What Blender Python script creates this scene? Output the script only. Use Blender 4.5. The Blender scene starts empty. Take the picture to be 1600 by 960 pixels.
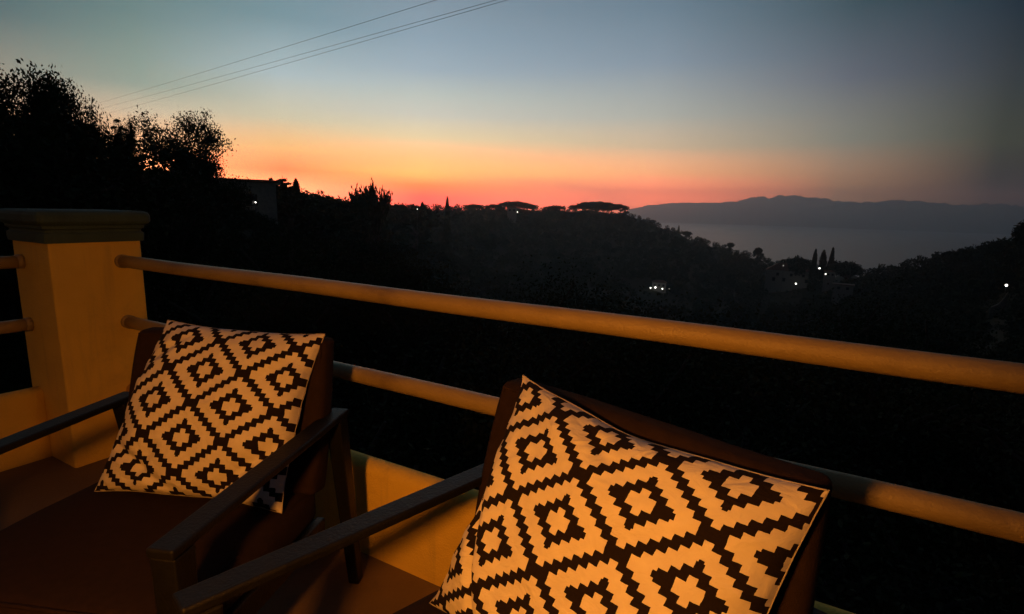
import bpy, bmesh, math, random
import numpy as np
from mathutils import Vector, Matrix, noise

# ------------------------------------------------------------------ camera, world, exposure
sc = bpy.context.scene
COL = sc.collection
CAM_F, CAM_PSI, CAM_TH, CAM_RHO, CAM_H = 849.9, 29.54, 10.12, 1.426, 1.1732
_a, _t, _r = (math.radians(v) for v in (CAM_PSI, CAM_TH, CAM_RHO))
_F = Vector((-math.sin(_a) * math.cos(_t), math.cos(_a) * math.cos(_t), -math.sin(_t)))
_R0 = Vector((math.cos(_a), math.sin(_a), 0))
_U0 = _R0.cross(_F)
CR = math.cos(_r) * _R0 + math.sin(_r) * _U0
CU = -math.sin(_r) * _R0 + math.cos(_r) * _U0
cam = bpy.data.cameras.new('camera')
cam.sensor_width = 36.0
cam.lens = CAM_F / 1600 * 36.0
cam.clip_start, cam.clip_end = 0.05, 90000
camo = bpy.data.objects.new('camera', cam)
COL.objects.link(camo)
camo.matrix_world = Matrix(((CR.x, CU.x, -_F.x, 0), (CR.y, CU.y, -_F.y, 0), (CR.z, CU.z, -_F.z, CAM_H), (0, 0, 0, 1)))
sc.camera = camo
sc.view_settings.view_transform = 'Standard'
sc.view_settings.look = 'None'
sc.view_settings.exposure = 0
sc.view_settings.gamma = 1
sc.cycles.use_denoising = True
sc.cycles.max_bounces = 6
sc.cycles.volume_bounces = 2
sc.cycles.sample_clamp_indirect = 4.0

def s2l(c):
    return tuple(((v / 255) / 12.92 if v / 255 <= .04045 else ((v / 255 + .055) / 1.055) ** 2.4) for v in c)

world = bpy.data.worlds.new('World')
sc.world = world
world.use_nodes = True
nt = world.node_tree
for n in list(nt.nodes):
    nt.nodes.remove(n)
def wn(t, **k):
    n = nt.nodes.new(t)
    for a, v in k.items():
        setattr(n, a, v)
    return n
def wmath(op, a, b=None, clamp=False):
    n = wn('ShaderNodeMath', operation=op, use_clamp=clamp)
    for i, v in enumerate((a, b)):
        if v is None: continue
        if isinstance(v, (int, float)): n.inputs[i].default_value = v
        else: nt.links.new(v, n.inputs[i])
    return n.outputs[0]
SUN_AZ = CAM_PSI + 9.5                       # where the sun went down, degrees left of +Y
sx, sy = -math.sin(math.radians(SUN_AZ)), math.cos(math.radians(SUN_AZ))
tcw = wn('ShaderNodeTexCoord')
sep = wn('ShaderNodeSeparateXYZ')
nt.links.new(tcw.outputs['Generated'], sep.inputs[0])
X_, Y_, Z_ = sep.outputs
el = wmath('MULTIPLY', wmath('ARCSINE', Z_), 180 / math.pi)
hl = wmath('MAXIMUM', wmath('SQRT', wmath('ADD', wmath('MULTIPLY', X_, X_), wmath('MULTIPLY', Y_, Y_))), 1e-4)
ca = wmath('DIVIDE', wmath('ADD', wmath('MULTIPLY', X_, sx), wmath('MULTIPLY', Y_, sy)), hl)
ca = wmath('MINIMUM', wmath('MAXIMUM', ca, -1.0), 1.0)
daz = wmath('MULTIPLY', wmath('ARCCOSINE', ca), 180 / math.pi)
cr_ = wmath('SUBTRACT', wmath('MULTIPLY', Y_, sx), wmath('MULTIPLY', X_, sy))       # positive on the left of the sunset
E0, E1 = -3.0, 50.0
pos = wmath('DIVIDE', wmath('SUBTRACT', el, E0), E1 - E0, True)
#RAMPS-BEGIN
SKY_K = 10.0                                 # sky colours (linear) by degrees from the sunset, then by degrees above the horizon
RAMPS = [
    (0, [(-3.0, (3.4610, 0.1434, 0.1029)), (1.0, (4.3263, 0.1792, 0.1286)), (2.2, (2.9250, 0.5603, 0.0057)), (3.5, (3.5901, 1.7611, 0.2628)), (5.1, (2.9063, 1.3018, 0.4316)), (6.9, (1.4340, 1.1753, 0.6464)), (9.0, (0.8841, 0.9035, 0.7544)), (10.9, (0.6651, 0.7714, 0.7085)), (13.1, (0.4156, 0.5658, 0.6535)), (15.8, (0.3034, 0.4470, 0.5503)), (18.6, (0.2483, 0.3576, 0.4405)), (30.0, (0.1160, 0.1682, 0.2114)), (50.0, (0.0130, 0.0220, 0.0400))]),
    (23, [(-3.0, (6.2056, 1.0551, 0.4005)), (1.7, (7.7570, 1.3189, 0.5006)), (3.9, (2.9674, 1.1833, 0.4296)), (6.4, (1.1325, 0.8446, 0.5160)), (9.3, (0.6011, 0.6360, 0.5574)), (13.9, (0.2807, 0.3813, 0.4664)), (18.6, (0.1566, 0.2494, 0.3253)), (30.0, (0.0748, 0.1195, 0.1596)), (50.0, (0.0130, 0.0220, 0.0400))]),
    (39.5, [(-3.0, (0.8190, 0.3897, 0.1708)), (2.8, (1.0237, 0.4871, 0.2135)), (6.6, (0.3460, 0.3507, 0.2718)), (11.8, (0.1372, 0.1656, 0.2113)), (17.1, (0.0413, 0.0859, 0.1093)), (30.0, (0.0229, 0.0459, 0.0624)), (50.0, (0.0130, 0.0220, 0.0400))]),
    (50, [(-3.0, (0.0006, 0.0007, 0.0001)), (2.3, (0.0007, 0.0009, 0.0001)), (6.1, (0.0442, 0.0576, 0.0277)), (10.7, (0.0279, 0.0416, 0.0477)), (15.5, (0.0034, 0.0210, 0.0373)), (30.0, (0.0058, 0.0167, 0.0300)), (50.0, (0.0130, 0.0220, 0.0400))]),
    (72, [(-3.0, (0.0200, 0.0200, 0.0240)), (5.0, (0.0240, 0.0240, 0.0260)), (13.0, (0.0200, 0.0270, 0.0340)), (20.0, (0.0180, 0.0260, 0.0380)), (50.0, (0.0130, 0.0220, 0.0400))]),
]
RAMPS_LEFT = [
    (0, [(-3.0, (3.4610, 0.1434, 0.1029)), (1.0, (4.3263, 0.1792, 0.1286)), (2.2, (2.9250, 0.5603, 0.0057)), (3.5, (3.5901, 1.7611, 0.2628)), (5.1, (2.9063, 1.3018, 0.4316)), (6.9, (1.4340, 1.1753, 0.6464)), (9.0, (0.8841, 0.9035, 0.7544)), (10.9, (0.6651, 0.7714, 0.7085)), (13.1, (0.4156, 0.5658, 0.6535)), (15.8, (0.3034, 0.4470, 0.5503)), (18.6, (0.2483, 0.3576, 0.4405)), (30.0, (0.1160, 0.1682, 0.2114)), (50.0, (0.0130, 0.0220, 0.0400))]),
    (13, [(-3.0, (5.1338, 1.1182, 0.3946)), (1.6, (6.4173, 1.3977, 0.4933)), (3.2, (5.2625, 0.4801, 0.0603)), (5.1, (1.9382, 1.0429, 0.2744)), (7.9, (0.9130, 0.9020, 0.6122)), (11.7, (0.5105, 0.6883, 0.7275)), (16.3, (0.1876, 0.3467, 0.4017)), (30.0, (0.0887, 0.1633, 0.1940)), (50.0, (0.0130, 0.0220, 0.0400))]),
    (24, [(-3.0, (4.5664, 1.2527, 0.3452)), (2.0, (5.7080, 1.5659, 0.4315)), (4.5, (2.1708, 1.1023, 0.4114)), (7.3, (0.9183, 0.8262, 0.5673)), (9.5, (0.3267, 0.4947, 0.4135)), (14.8, (0.1380, 0.2756, 0.2745)), (30.0, (0.0664, 0.1313, 0.1367)), (50.0, (0.0130, 0.0220, 0.0400))]),
    (34, [(-3.0, (2.4596, 0.6748, 0.2301)), (2.0, (3.0745, 0.8435, 0.2876)), (4.5, (1.2318, 0.6151, 0.2596)), (9.0, (0.3349, 0.3577, 0.2818)), (13.2, (0.0482, 0.1494, 0.1752)), (30.0, (0.0260, 0.0745, 0.0920)), (50.0, (0.0130, 0.0220, 0.0400))]),
    (72, [(-3.0, (0.0200, 0.0200, 0.0240)), (5.0, (0.0240, 0.0240, 0.0260)), (13.0, (0.0200, 0.0270, 0.0340)), (20.0, (0.0180, 0.0260, 0.0380)), (50.0, (0.0130, 0.0220, 0.0400))]),
]
#RAMPS-END
def sky_chain(ramps):
    prev = None
    for i, (d, stops) in enumerate(ramps):
        rp = wn('ShaderNodeValToRGB')
        cr = rp.color_ramp
        while len(cr.elements) < len(stops):
            cr.elements.new(.5)
        for k in range(2):
            for e, (ev, c) in zip(cr.elements, stops):
                e.position = (ev - E0) / (E1 - E0)
                e.color = (c[0] / SKY_K, c[1] / SKY_K, c[2] / SKY_K, 1)
        nt.links.new(pos, rp.inputs[0])
        if prev is None:
            prev = rp.outputs[0]
        else:
            d0 = ramps[i - 1][0]
            w = wmath('DIVIDE', wmath('SUBTRACT', daz, float(d0)), float(d - d0), True)
            mx = wn('ShaderNodeMixRGB')
            nt.links.new(w, mx.inputs[0]); nt.links.new(prev, mx.inputs[1]); nt.links.new(rp.outputs[0], mx.inputs[2])
            prev = mx.outputs[0]
    return prev
mx = wn('ShaderNodeMixRGB')
nt.links.new(wmath('GREATER_THAN', cr_, 0.0), mx.inputs[0])
nt.links.new(sky_chain(RAMPS), mx.inputs[1]); nt.links.new(sky_chain(RAMPS_LEFT), mx.inputs[2])
prev = mx.outputs[0]
bg = wn('ShaderNodeBackground')
bg.inputs[1].default_value = SKY_K
nt.links.new(prev, bg.inputs[0])
wo = wn('ShaderNodeOutputWorld')
nt.links.new(bg.outputs[0], wo.inputs[0])

# ------------------------------------------------------------------ helpers
rng = np.random.default_rng(7)
CPOS = Vector((0, 0, CAM_H))
def ray(px, py):
    return _F + CR * ((px - 800) / CAM_F) - CU * ((py - 480) / CAM_F)
def at(px, py, r):
    """the point at horizontal distance r in the direction of a point of the photograph"""
    d = ray(px, py)
    return CPOS + d * (r / math.hypot(d.x, d.y))
def azim(x, y):
    """angle to the right of the viewing direction, degrees"""
    u = x * math.cos(_a) + y * math.sin(_a)
    v = -x * math.sin(_a) + y * math.cos(_a)
    return np.degrees(np.arctan2(u, v))

MATS = {}
def material(name, base, rough=.7, var=None, vscale=8, bump=0, bscale=200, spec=.5, detail=4, emit=None, estr=0, metallic=0, bump2=0, bscale2=12, dirt=None, streak=None):
    m = bpy.data.materials.new(name)
    m.use_nodes = True
    t = m.node_tree
    b = t.nodes['Principled BSDF']
    b.inputs['Roughness'].default_value = rough
    b.inputs['Specular IOR Level'].default_value = spec
    b.inputs['Metallic'].default_value = metallic
    b.inputs['Base Color'].default_value = (*base, 1)
    tc = t.nodes.new('ShaderNodeTexCoord')
    if var is not None:
        nz = t.nodes.new('ShaderNodeTexNoise'); nz.inputs['Scale'].default_value = vscale; nz.inputs['Detail'].default_value = detail
        t.links.new(tc.outputs['Object'], nz.inputs['Vector'])
        rp = t.nodes.new('ShaderNodeValToRGB')
        rp.color_ramp.elements[0].position = .32; rp.color_ramp.elements[1].position = .68
        rp.color_ramp.elements[0].color = (*var, 1); rp.color_ramp.elements[1].color = (*base, 1)
        t.links.new(nz.outputs['Fac'], rp.inputs[0])
        out = rp.outputs[0]
        if dirt is not None:
            n2 = t.nodes.new('ShaderNodeTexNoise'); n2.inputs['Scale'].default_value = vscale * .3; n2.inputs['Detail'].default_value = 8; n2.inputs['Roughness'].default_value = .7
            t.links.new(tc.outputs['Object'], n2.inputs['Vector'])
            r2 = t.nodes.new('ShaderNodeValToRGB'); r2.color_ramp.elements[0].position = .52; r2.color_ramp.elements[1].position = .72
            t.links.new(n2.outputs['Fac'], r2.inputs[0])
            mx = t.nodes.new('ShaderNodeMixRGB'); mx.inputs[2].default_value = (*dirt, 1)
            t.links.new(r2.outputs[0], mx.inputs[0]); t.links.new(out, mx.inputs[1]); out = mx.outputs[0]
        t.links.new(out, b.inputs['Base Color'])
        m2 = t.nodes.new('ShaderNodeMapRange'); m2.inputs['To Min'].default_value = rough - .08; m2.inputs['To Max'].default_value = min(1, rough + .1)
        t.links.new(nz.outputs['Fac'], m2.inputs['Value']); t.links.new(m2.outputs[0], b.inputs['Roughness'])
    if streak is not None and var is not None:
        mp = t.nodes.new('ShaderNodeMapping'); mp.inputs['Scale'].default_value = (13, 13, .9); t.links.new(tc.outputs['Object'], mp.inputs['Vector'])
        ns = t.nodes.new('ShaderNodeTexNoise'); ns.inputs['Scale'].default_value = 1.0; ns.inputs['Detail'].default_value = 6; ns.inputs['Roughness'].default_value = .65; t.links.new(mp.outputs[0], ns.inputs['Vector'])
        rs_ = t.nodes.new('ShaderNodeValToRGB'); rs_.color_ramp.elements[0].position = .55; rs_.color_ramp.elements[1].position = .8; t.links.new(ns.outputs['Fac'], rs_.inputs[0])
        mq = t.nodes.new('ShaderNodeMath'); mq.operation = 'MULTIPLY'; mq.inputs[1].default_value = .7; t.links.new(rs_.outputs[0], mq.inputs[0])
        mx = t.nodes.new('ShaderNodeMixRGB'); mx.inputs[2].default_value = (*streak, 1); t.links.new(mq.outputs[0], mx.inputs[0]); t.links.new(out, mx.inputs[1]); t.links.new(mx.outputs[0], b.inputs['Base Color'])
    prevn = None
    for st, scl in ((bump2, bscale2), (bump, bscale)):
        if st:
            nb = t.nodes.new('ShaderNodeTexNoise'); nb.inputs['Scale'].default_value = scl; nb.inputs['Detail'].default_value = 5
            t.links.new(tc.outputs['Object'], nb.inputs['Vector'])
            bp = t.nodes.new('ShaderNodeBump'); bp.inputs['Strength'].default_value = st; bp.inputs['Distance'].default_value = .01
            t.links.new(nb.outputs['Fac'], bp.inputs['Height'])
            if prevn is not None: t.links.new(prevn, bp.inputs['Normal'])
            prevn = bp.outputs[0]
    if prevn is not None: t.links.new(prevn, b.inputs['Normal'])
    if emit is not None:
        b.inputs['Emission Color'].default_value = (*emit, 1); b.inputs['Emission Strength'].default_value = estr
    MATS[name] = m
    return m

material('plaster', (.78, .54, .09), .8, (.70, .475, .075), 6, .4, 160, .3, bump2=.5, bscale2=18, dirt=(.56, .38, .085), streak=(.48, .33, .09))
material('cap_paint', (.06, .105, .09), .75, (.045, .08, .07), 14, .35, 120, .3, dirt=(.035, .06, .05), streak=(.03, .045, .04))
material('rail_paint', (.33, .25, .11), .38, (.28, .21, .09), 7, .25, 240, .4, bump2=.3, bscale2=30, dirt=(.17, .12, .055))
material('black_wood', (.0045, .0045, .0052), .5, (.003, .003, .0035), 30, .2, 180, .3)
material('brown_fabric', (.025, .0145, .0135), .95, (.018, .0105, .0095), 60, .5, 900, .1)
material('floor_stone', (.17, .11, .045), .62, (.13, .085, .035), 5, .3, 90, .4, dirt=(.09, .06, .03))
material('house_plaster', (.34, .22, .09), .85, (.3, .19, .075), 4, .3, 150, .3)
material('dark_wood', (.06, .03, .015), .5, (.04, .02, .01), 20)
material('lamp_metal', (.02, .02, .02), .45)
material('lamp_globe', (.9, .8, .6), .5, emit=(1.0, .33, .034), estr=850)
material('bark', (.055, .04, .028), .95, (.035, .026, .018), 9, .6, 40)
material('leaf_dark', (.026, .036, .015), .95, (.016, .024, .010), .8, spec=.05)
material('leaf_olive', (.06, .062, .034), .95, (.04, .044, .024), .8, spec=.05)
material('soil', (.035, .034, .02), .95, (.022, .024, .012), .15, .5, 3, .1)
material('white_wall', (.22, .21, .19), .8, (.18, .17, .155), 2, .2, 30)
material('roof_tile', (.16, .075, .045), .8, (.11, .05, .03), 3, .4, 8)
material('dark_glass', (.02, .022, .025), .1, spec=.6)
material('stone_wall', (.30, .27, .22), .9, (.2, .18, .15), 2.5, .6, 6)
material('lit_glass', (.8, .8, .75), .4, emit=(1.0, .86, .66), estr=2.5)
material('far_bulb', (.9, .9, .9), .4, emit=(1.0, .95, .86), estr=8)
material('dim_bulb', (.9, .85, .75), .4, emit=(1.0, .9, .72), estr=1.1)
material('cable', (.22, .22, .22), .6)
material('pole_wood', (.09, .065, .045), .9, (.06, .045, .03), 5, .4, 40)
material('mountain_rock', (.10, .10, .085), .95, (.06, .068, .05), .0009)

# the sea
m = bpy.data.materials.new('sea_water'); m.use_nodes = True; t = m.node_tree; b = t.nodes['Principled BSDF']
b.inputs['Base Color'].default_value = (.012, .02, .026, 1); b.inputs['Roughness'].default_value = .28; b.inputs['IOR'].default_value = 1.33
tc = t.nodes.new('ShaderNodeTexCoord'); nz = t.nodes.new('ShaderNodeTexNoise'); nz.inputs['Scale'].default_value = .02; nz.inputs['Detail'].default_value = 6
t.links.new(tc.outputs['Object'], nz.inputs['Vector']); bp = t.nodes.new('ShaderNodeBump'); bp.inputs['Strength'].default_value = .5; bp.inputs['Distance'].default_value = 3
t.links.new(nz.outputs['Fac'], bp.inputs['Height']); t.links.new(bp.outputs[0], b.inputs['Normal'])
MATS['sea_water'] = m

# printed cotton of the throw pillows: stepped diamonds on a square pixel grid
def pillow_material():
    m = bpy.data.materials.new('printed_cotton'); m.use_nodes = True; t = m.node_tree; b = t.nodes['Principled BSDF']
    L = t.links.new
    def mth(op, a, b_=None):
        n = t.nodes.new('ShaderNodeMath'); n.operation = op
        for i, v in enumerate((a, b_)):
            if v is None: continue
            if isinstance(v, (int, float)): n.inputs[i].default_value = v
            else: L(v, n.inputs[i])
        return n.outputs[0]
    uv = t.nodes.new('ShaderNodeUVMap'); uv.uv_map = 'UVMap'
    nz = t.nodes.new('ShaderNodeTexNoise'); nz.inputs['Scale'].default_value = 1.3; nz.inputs['Detail'].default_value = 2
    L(uv.outputs[0], nz.inputs['Vector'])
    va = t.nodes.new('ShaderNodeVectorMath'); va.operation = 'SUBTRACT'; va.inputs[1].default_value = (.5, .5, .5); L(nz.outputs['Color'], va.inputs[0])
    vs = t.nodes.new('ShaderNodeVectorMath'); vs.operation = 'SCALE'; vs.inputs['Scale'].default_value = .22; L(va.outputs[0], vs.inputs[0])
    vv = t.nodes.new('ShaderNodeVectorMath'); vv.operation = 'ADD'; L(uv.outputs[0], vv.inputs[0]); L(vs.outputs[0], vv.inputs[1])
    sp = t.nodes.new('ShaderNodeSeparateXYZ'); L(vv.outputs[0], sp.inputs[0])
    ab = []
    for k in (0, 1):
        r_ = mth('FLOOR', mth('ADD', sp.outputs[k], .5)) if k == 0 else mth('ADD', mth('FLOOR', sp.outputs[k]), .5)
        q = mth('FLOORED_MODULO', mth('ADD', r_, 8.0), 16.0)
        ab.append(mth('ABSOLUTE', mth('SUBTRACT', q, 8.0)))
    d = mth('ADD', ab[0], ab[1])
    d = mth('MINIMUM', d, mth('SUBTRACT', 16.0, d))
    core = mth('LESS_THAN', d, 2.0)
    band = mth('MULTIPLY', mth('GREATER_THAN', d, 4.0), mth('LESS_THAN', d, 7.0))
    white = mth('ADD', core, band)
    # thin spikes on the four corners of each dark ring
    ax, ay = (mth('ABSOLUTE', mth('SUBTRACT', mth('FLOORED_MODULO', mth('ADD', sp.outputs[k], 8.0), 16.0), 8.0)) for k in (0, 1))
    for bx, by in ((ax, ay), (mth('SUBTRACT', 8.0, ax), mth('SUBTRACT', 8.0, ay))):
        for p_, q_, lo, hi, wd in ((bx, by, 3.4, 3.9, .5), (by, bx, 3.9, 4.35, .3)):
            sk = mth('MULTIPLY', mth('MULTIPLY', mth('GREATER_THAN', p_, lo), mth('LESS_THAN', p_, hi)), mth('LESS_THAN', q_, wd))
            white = mth('MULTIPLY', white, mth('SUBTRACT', 1.0, sk))
    n2 = t.nodes.new('ShaderNodeTexNoise'); n2.inputs['Scale'].default_value = .35; n2.inputs['Detail'].default_value = 5; L(uv.outputs[0], n2.inputs['Vector'])
    rp = t.nodes.new('ShaderNodeValToRGB'); rp.color_ramp.elements[0].position = .3; rp.color_ramp.elements[1].position = .7
    rp.color_ramp.elements[0].color = (.53, .48, .42, 1); rp.color_ramp.elements[1].color = (.60, .555, .49, 1); L(n2.outputs['Fac'], rp.inputs[0])
    mx = t.nodes.new('ShaderNodeMixRGB'); mx.inputs[1].default_value = (.011, .0075, .0078, 1); L(white, mx.inputs[0]); L(rp.outputs[0], mx.inputs[2])
    L(mx.outputs[0], b.inputs['Base Color'])
    b.inputs['Roughness'].default_value = .95; b.inputs['Specular IOR Level'].default_value = .1
    wv = t.nodes.new('ShaderNodeTexNoise'); wv.inputs['Scale'].default_value = 9; wv.inputs['Detail'].default_value = 3; L(uv.outputs[0], wv.inputs['Vector'])
    bp = t.nodes.new('ShaderNodeBump'); bp.inputs['Strength'].default_value = .3; bp.inputs['Distance'].default_value = .002; L(wv.outputs['Fac'], bp.inputs['Height'])
    w2 = t.nodes.new('ShaderNodeTexNoise'); w2.inputs['Scale'].default_value = .28; w2.inputs['Detail'].default_value = 4; w2.inputs['Distortion'].default_value = 1.2; L(uv.outputs[0], w2.inputs['Vector'])
    b2 = t.nodes.new('ShaderNodeBump'); b2.inputs['Strength'].default_value = .55; b2.inputs['Distance'].default_value = .012; L(w2.outputs['Fac'], b2.inputs['Height'])
    L(b2.outputs[0], bp.inputs['Normal'])
    L(bp.outputs[0], b.inputs['Normal'])
    return m
MATS['printed_cotton'] = pillow_material()

def mesh_obj(name, verts, faces, mat, parent=None, smooth=False, loc=None, edges=()):
    me = bpy.data.meshes.new(name)
    me.from_pydata([tuple(v) for v in verts], list(edges), [tuple(f) for f in faces])
    me.update()
    if smooth:
        me.polygons.foreach_set('use_smooth', [True] * len(me.polygons))
    if mat: me.materials.append(MATS[mat])
    o = bpy.data.objects.new(name, me)
    COL.objects.link(o)
    if parent is not None: o.parent = parent
    if loc is not None: o.location = loc
    return o
def bm_obj(name, bm, mat, parent=None, smooth=False, loc=None):
    me = bpy.data.meshes.new(name)
    bmesh.ops.recalc_face_normals(bm, faces=bm.faces)
    bm.to_mesh(me); bm.free()
    if smooth: me.polygons.foreach_set('use_smooth', [True] * len(me.polygons))
    me.materials.append(MATS[mat])
    o = bpy.data.objects.new(name, me)
    COL.objects.link(o)
    if parent is not None: o.parent = parent
    if loc is not None: o.location = loc
    return o
def thing(name, label, cat, loc=(0, 0, 0), rotz=0, group=None):
    o = bpy.data.objects.new(name, None)
    COL.objects.link(o)
    o.empty_display_size = .1
    o.location = loc; o.rotation_euler = (0, 0, rotz)
    return tag(o, label, cat, group)
def tag(o, label, cat, group=None):
    o['label'] = label; o['category'] = cat
    if group: o['group'] = group
    return o
def kind(o, k):
    o['kind'] = k
    return o
def hexa(bm, A, B, bevel=.004, seg=2):
    """box between two quads A (4 points) and B (4 points)"""
    vs = [bm.verts.new(p) for p in list(A) + list(B)]
    fs = [(3, 2, 1, 0), (4, 5, 6, 7)] + [(i, (i + 1) % 4, 4 + (i + 1) % 4, 4 + i) for i in range(4)]
    faces = [bm.faces.new([vs[i] for i in f]) for f in fs]
    if bevel:
        es = list({e for f in faces for e in f.edges})
        bmesh.ops.bevel(bm, geom=es, offset=bevel, segments=seg, affect='EDGES', profile=.5)
def box(bm, x0, x1, y0, y1, z0, z1, bevel=.004, seg=2):
    hexa(bm, [(x0, y0, z0), (x1, y0, z0), (x1, y1, z0), (x0, y1, z0)], [(x0, y0, z1), (x1, y0, z1), (x1, y1, z1), (x0, y1, z1)], bevel, seg)
def bar(bm, p0, p1, w0, d0, w1, d1, bevel=.004):
    """leg-like bar: rectangular section w along x, d along y, horizontal ends"""
    q = lambda p, w, d: [(p[0] - w / 2, p[1] - d / 2, p[2]), (p[0] + w / 2, p[1] - d / 2, p[2]), (p[0] + w / 2, p[1] + d / 2, p[2]), (p[0] - w / 2, p[1] + d / 2, p[2])]
    hexa(bm, q(p0, w0, d0), q(p1, w1, d1), bevel)
def tube_data(pts, rads, n=10, cap=True):
    V, Fc = [], []
    pts = [Vector(p) for p in pts]
    up = Vector((0, 0, 1))
    for i, p in enumerate(pts):
        d = (pts[min(i + 1, len(pts) - 1)] - pts[max(i - 1, 0)]).normalized()
        s = d.cross(up)
        if s.length < .05: s = d.cross(Vector((1, 0, 0)))
        s.normalize(); w = s.cross(d).normalized()
        for k in range(n):
            a = 2 * math.pi * k / n
            V.append(p + (s * math.cos(a) + w * math.sin(a)) * rads[i])
    for i in range(len(pts) - 1):
        for k in range(n):
            Fc.append((i * n + k, i * n + (k + 1) % n, (i + 1) * n + (k + 1) % n, (i + 1) * n + k))
    if cap:
        Fc.append(tuple(range(n))[::-1]); Fc.append(tuple(range((len(pts) - 1) * n, len(pts) * n)))
    return V, Fc
def tube(name, pts, rads, mat, parent=None, n=10, loc=None):
    V, Fc = tube_data(pts, rads, n)
    return mesh_obj(name, V, Fc, mat, parent, True, loc)

# ------------------------------------------------------------------ terrain
PROFILE = [(-2200, 250, 40), (-800, 270, 42), (-300, 285, 44), (0, 300, 46), (200, 306, 52), (320, 308, 72), (430, 318, 85), (520, 327, 130), (560, 329, 160), (600, 331, 280),
           (690, 326, 470), (800, 325, 600), (900, 327, 660), (975, 331, 700), (1080, 372, 620), (1150, 394, 560), (1225, 416, 480), (1280, 427, 430), (1340, 428, 400),
           (1400, 420, 360), (1460, 408, 330), (1520, 395, 300), (1560, 386, 280), (1590, 379, 260), (1700, 350, 230), (2400, 310, 200)]
_pa, _pr, _pz = [], [], []
for px, py, r in PROFILE:
    q = at(px, py, r)
    _pa.append(float(azim(q.x, q.y))); _pr.append(r); _pz.append(q.z)
def terr(x, y):
    x = np.asarray(x, float); y = np.asarray(y, float)
    r = np.hypot(x, y); az = azim(x, y)
    R = np.interp(az, _pa, _pr); zr = np.interp(az, _pa, _pz)
    s = np.clip(r / R, 0, 1)
    sm = s * s * (3 - 2 * s)
    z = -4.6 + (zr + 4.6) * (.35 * s + .65 * sm) - np.interp(R, [0, 100, 400, 700], [0, 5.5, 34, 48]) * np.sin(np.pi * s ** np.interp(R, [100, 300], [1.0, .7]))
    z = np.where(r > R, zr - (r - R) * .36, z)
    n = np.sin(x * .021 + 1.3) * np.cos(y * .017 + .4) + .5 * np.sin(x * .053 + y * .041) + .3 * np.sin(x * .13 - y * .11)
    amp = np.clip((r - 8) / 80, 0, 1) * np.clip(np.abs(s - 1) * 2.2 + .08, 0, 1) * 1.6
    return np.maximum(z + n * amp, -140)
def tz(x, y): return float(terr(x, y))

az = np.concatenate([np.linspace(-180, -52, 24, endpoint=False), np.linspace(-52, 56, 230), np.linspace(56, 180, 24)[1:-1]])
rr = np.concatenate([[2.5], np.geomspace(4, 900, 110), [1000, 1200, 1500]])
ang = np.radians(az)
dx = np.sin(ang)[:, None] * math.cos(_a) - np.cos(ang)[:, None] * math.sin(_a)
dy = np.sin(ang)[:, None] * math.sin(_a) + np.cos(ang)[:, None] * math.cos(_a)
GX, GY = dx * rr[None], dy * rr[None]
GZ = terr(GX, GY)
na, nr = GX.shape
V = np.stack([GX, GY, GZ], -1).reshape(-1, 3).tolist() + [[0, 0, -4.6]]
Fc = []
for i in range(na):
    j = (i + 1) % na
    Fc += [(i * nr + k, i * nr + k + 1, j * nr + k + 1, j * nr + k) for k in range(nr - 1)]
    Fc.append((na * nr, i * nr, j * nr))
kind(mesh_obj('hillside_terrain', V, Fc, 'soil', None, True), 'structure')

# the sea and the far mountains
SEA = -112.0
n = 96
BX0, BX1, BY0, BY1 = -4000, 6500, -2000, 10900
V = [(BX0 + 50, BY0 + 50, SEA), (BX1 - 50, BY0 + 50, SEA), (BX1 - 50, BY1 - 50, SEA), (BX0 + 50, BY1 - 50, SEA)]
kind(mesh_obj('sea', V, [(0, 1, 2, 3)], 'sea_water'), 'structure')

MT = [(960, 336), (985, 327), (1010, 321), (1040, 318), (1090, 316.5), (1150, 316), (1165, 310), (1182, 307), (1200, 308.5), (1220, 305), (1250, 308), (1290, 311), (1340, 317), (1400, 313.5),
      (1440, 315.5), (1500, 319), (1600, 321), (1750, 318), (1900, 338)]
pxs = np.linspace(960, 1900, 260)
pys = np.interp(pxs, [m_[0] for m_ in MT], [m_[1] for m_ in MT])
V, Fc = [], []
rows = [(-1700, 0), (-1400, .16), (-1000, .36), (-620, .62), (-300, .8), (0, 1.0), (500, .7), (1300, .1)]
for i, (px, py) in enumerate(zip(pxs, pys)):
    base = 9000 - 800 * np.clip((px - 1250) / 600, 0, 1)
    crest = at(px, py, base)
    hgt = max(crest.z - SEA, 5)
    for k, (dr, fr) in enumerate(rows):
        q = at(px, 335, base + dr)
        nz = noise.fractal(Vector((px * .018, k * .9, 3.1)), 1.0, 2.0, 4) * .22 * (1 if 0 < k < 7 else 0)
        jit = noise.fractal(Vector((px * .09, 8.3, k * .3)), 1.0, 2.0, 4) * .085
        V.append((q.x, q.y, SEA - 2 + hgt * max(0, fr + (nz if k != 5 else 0) + (jit if 0 < k < 7 else 0))))
nk = len(rows)
for i in range(len(pxs) - 1):
    for k in range(nk - 1):
        Fc.append((i * nk + k, i * nk + k + 1, (i + 1) * nk + k + 1, (i + 1) * nk + k))
kind(mesh_obj('far_mountains', V, Fc, 'mountain_rock', None, True), 'structure')

# ------------------------------------------------------------------ terrace
RY, RZ1, RZ2, RR = 1.267, .90, .6198, .0275     # front railing line, rail heights and radius
PX1, PW = -2.763, .354                        # pillar face towards the railing, pillar width
PY1 = RY + .25 * PW; PY0 = PY1 - PW; PX0 = PX1 - PW
WIN, WOUT, PH = 1.230, 1.312, .331              # front parapet: inner face, outer face, height
XR = 2.70                                      # right-hand pillar
bm = bmesh.new(); box(bm, PX0 - .03, XR + PW + .03, -3.19, 1.345, -.22, 0, .01)
kind(bm_obj('terrace_floor', bm, 'floor_stone'), 'structure')

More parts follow.
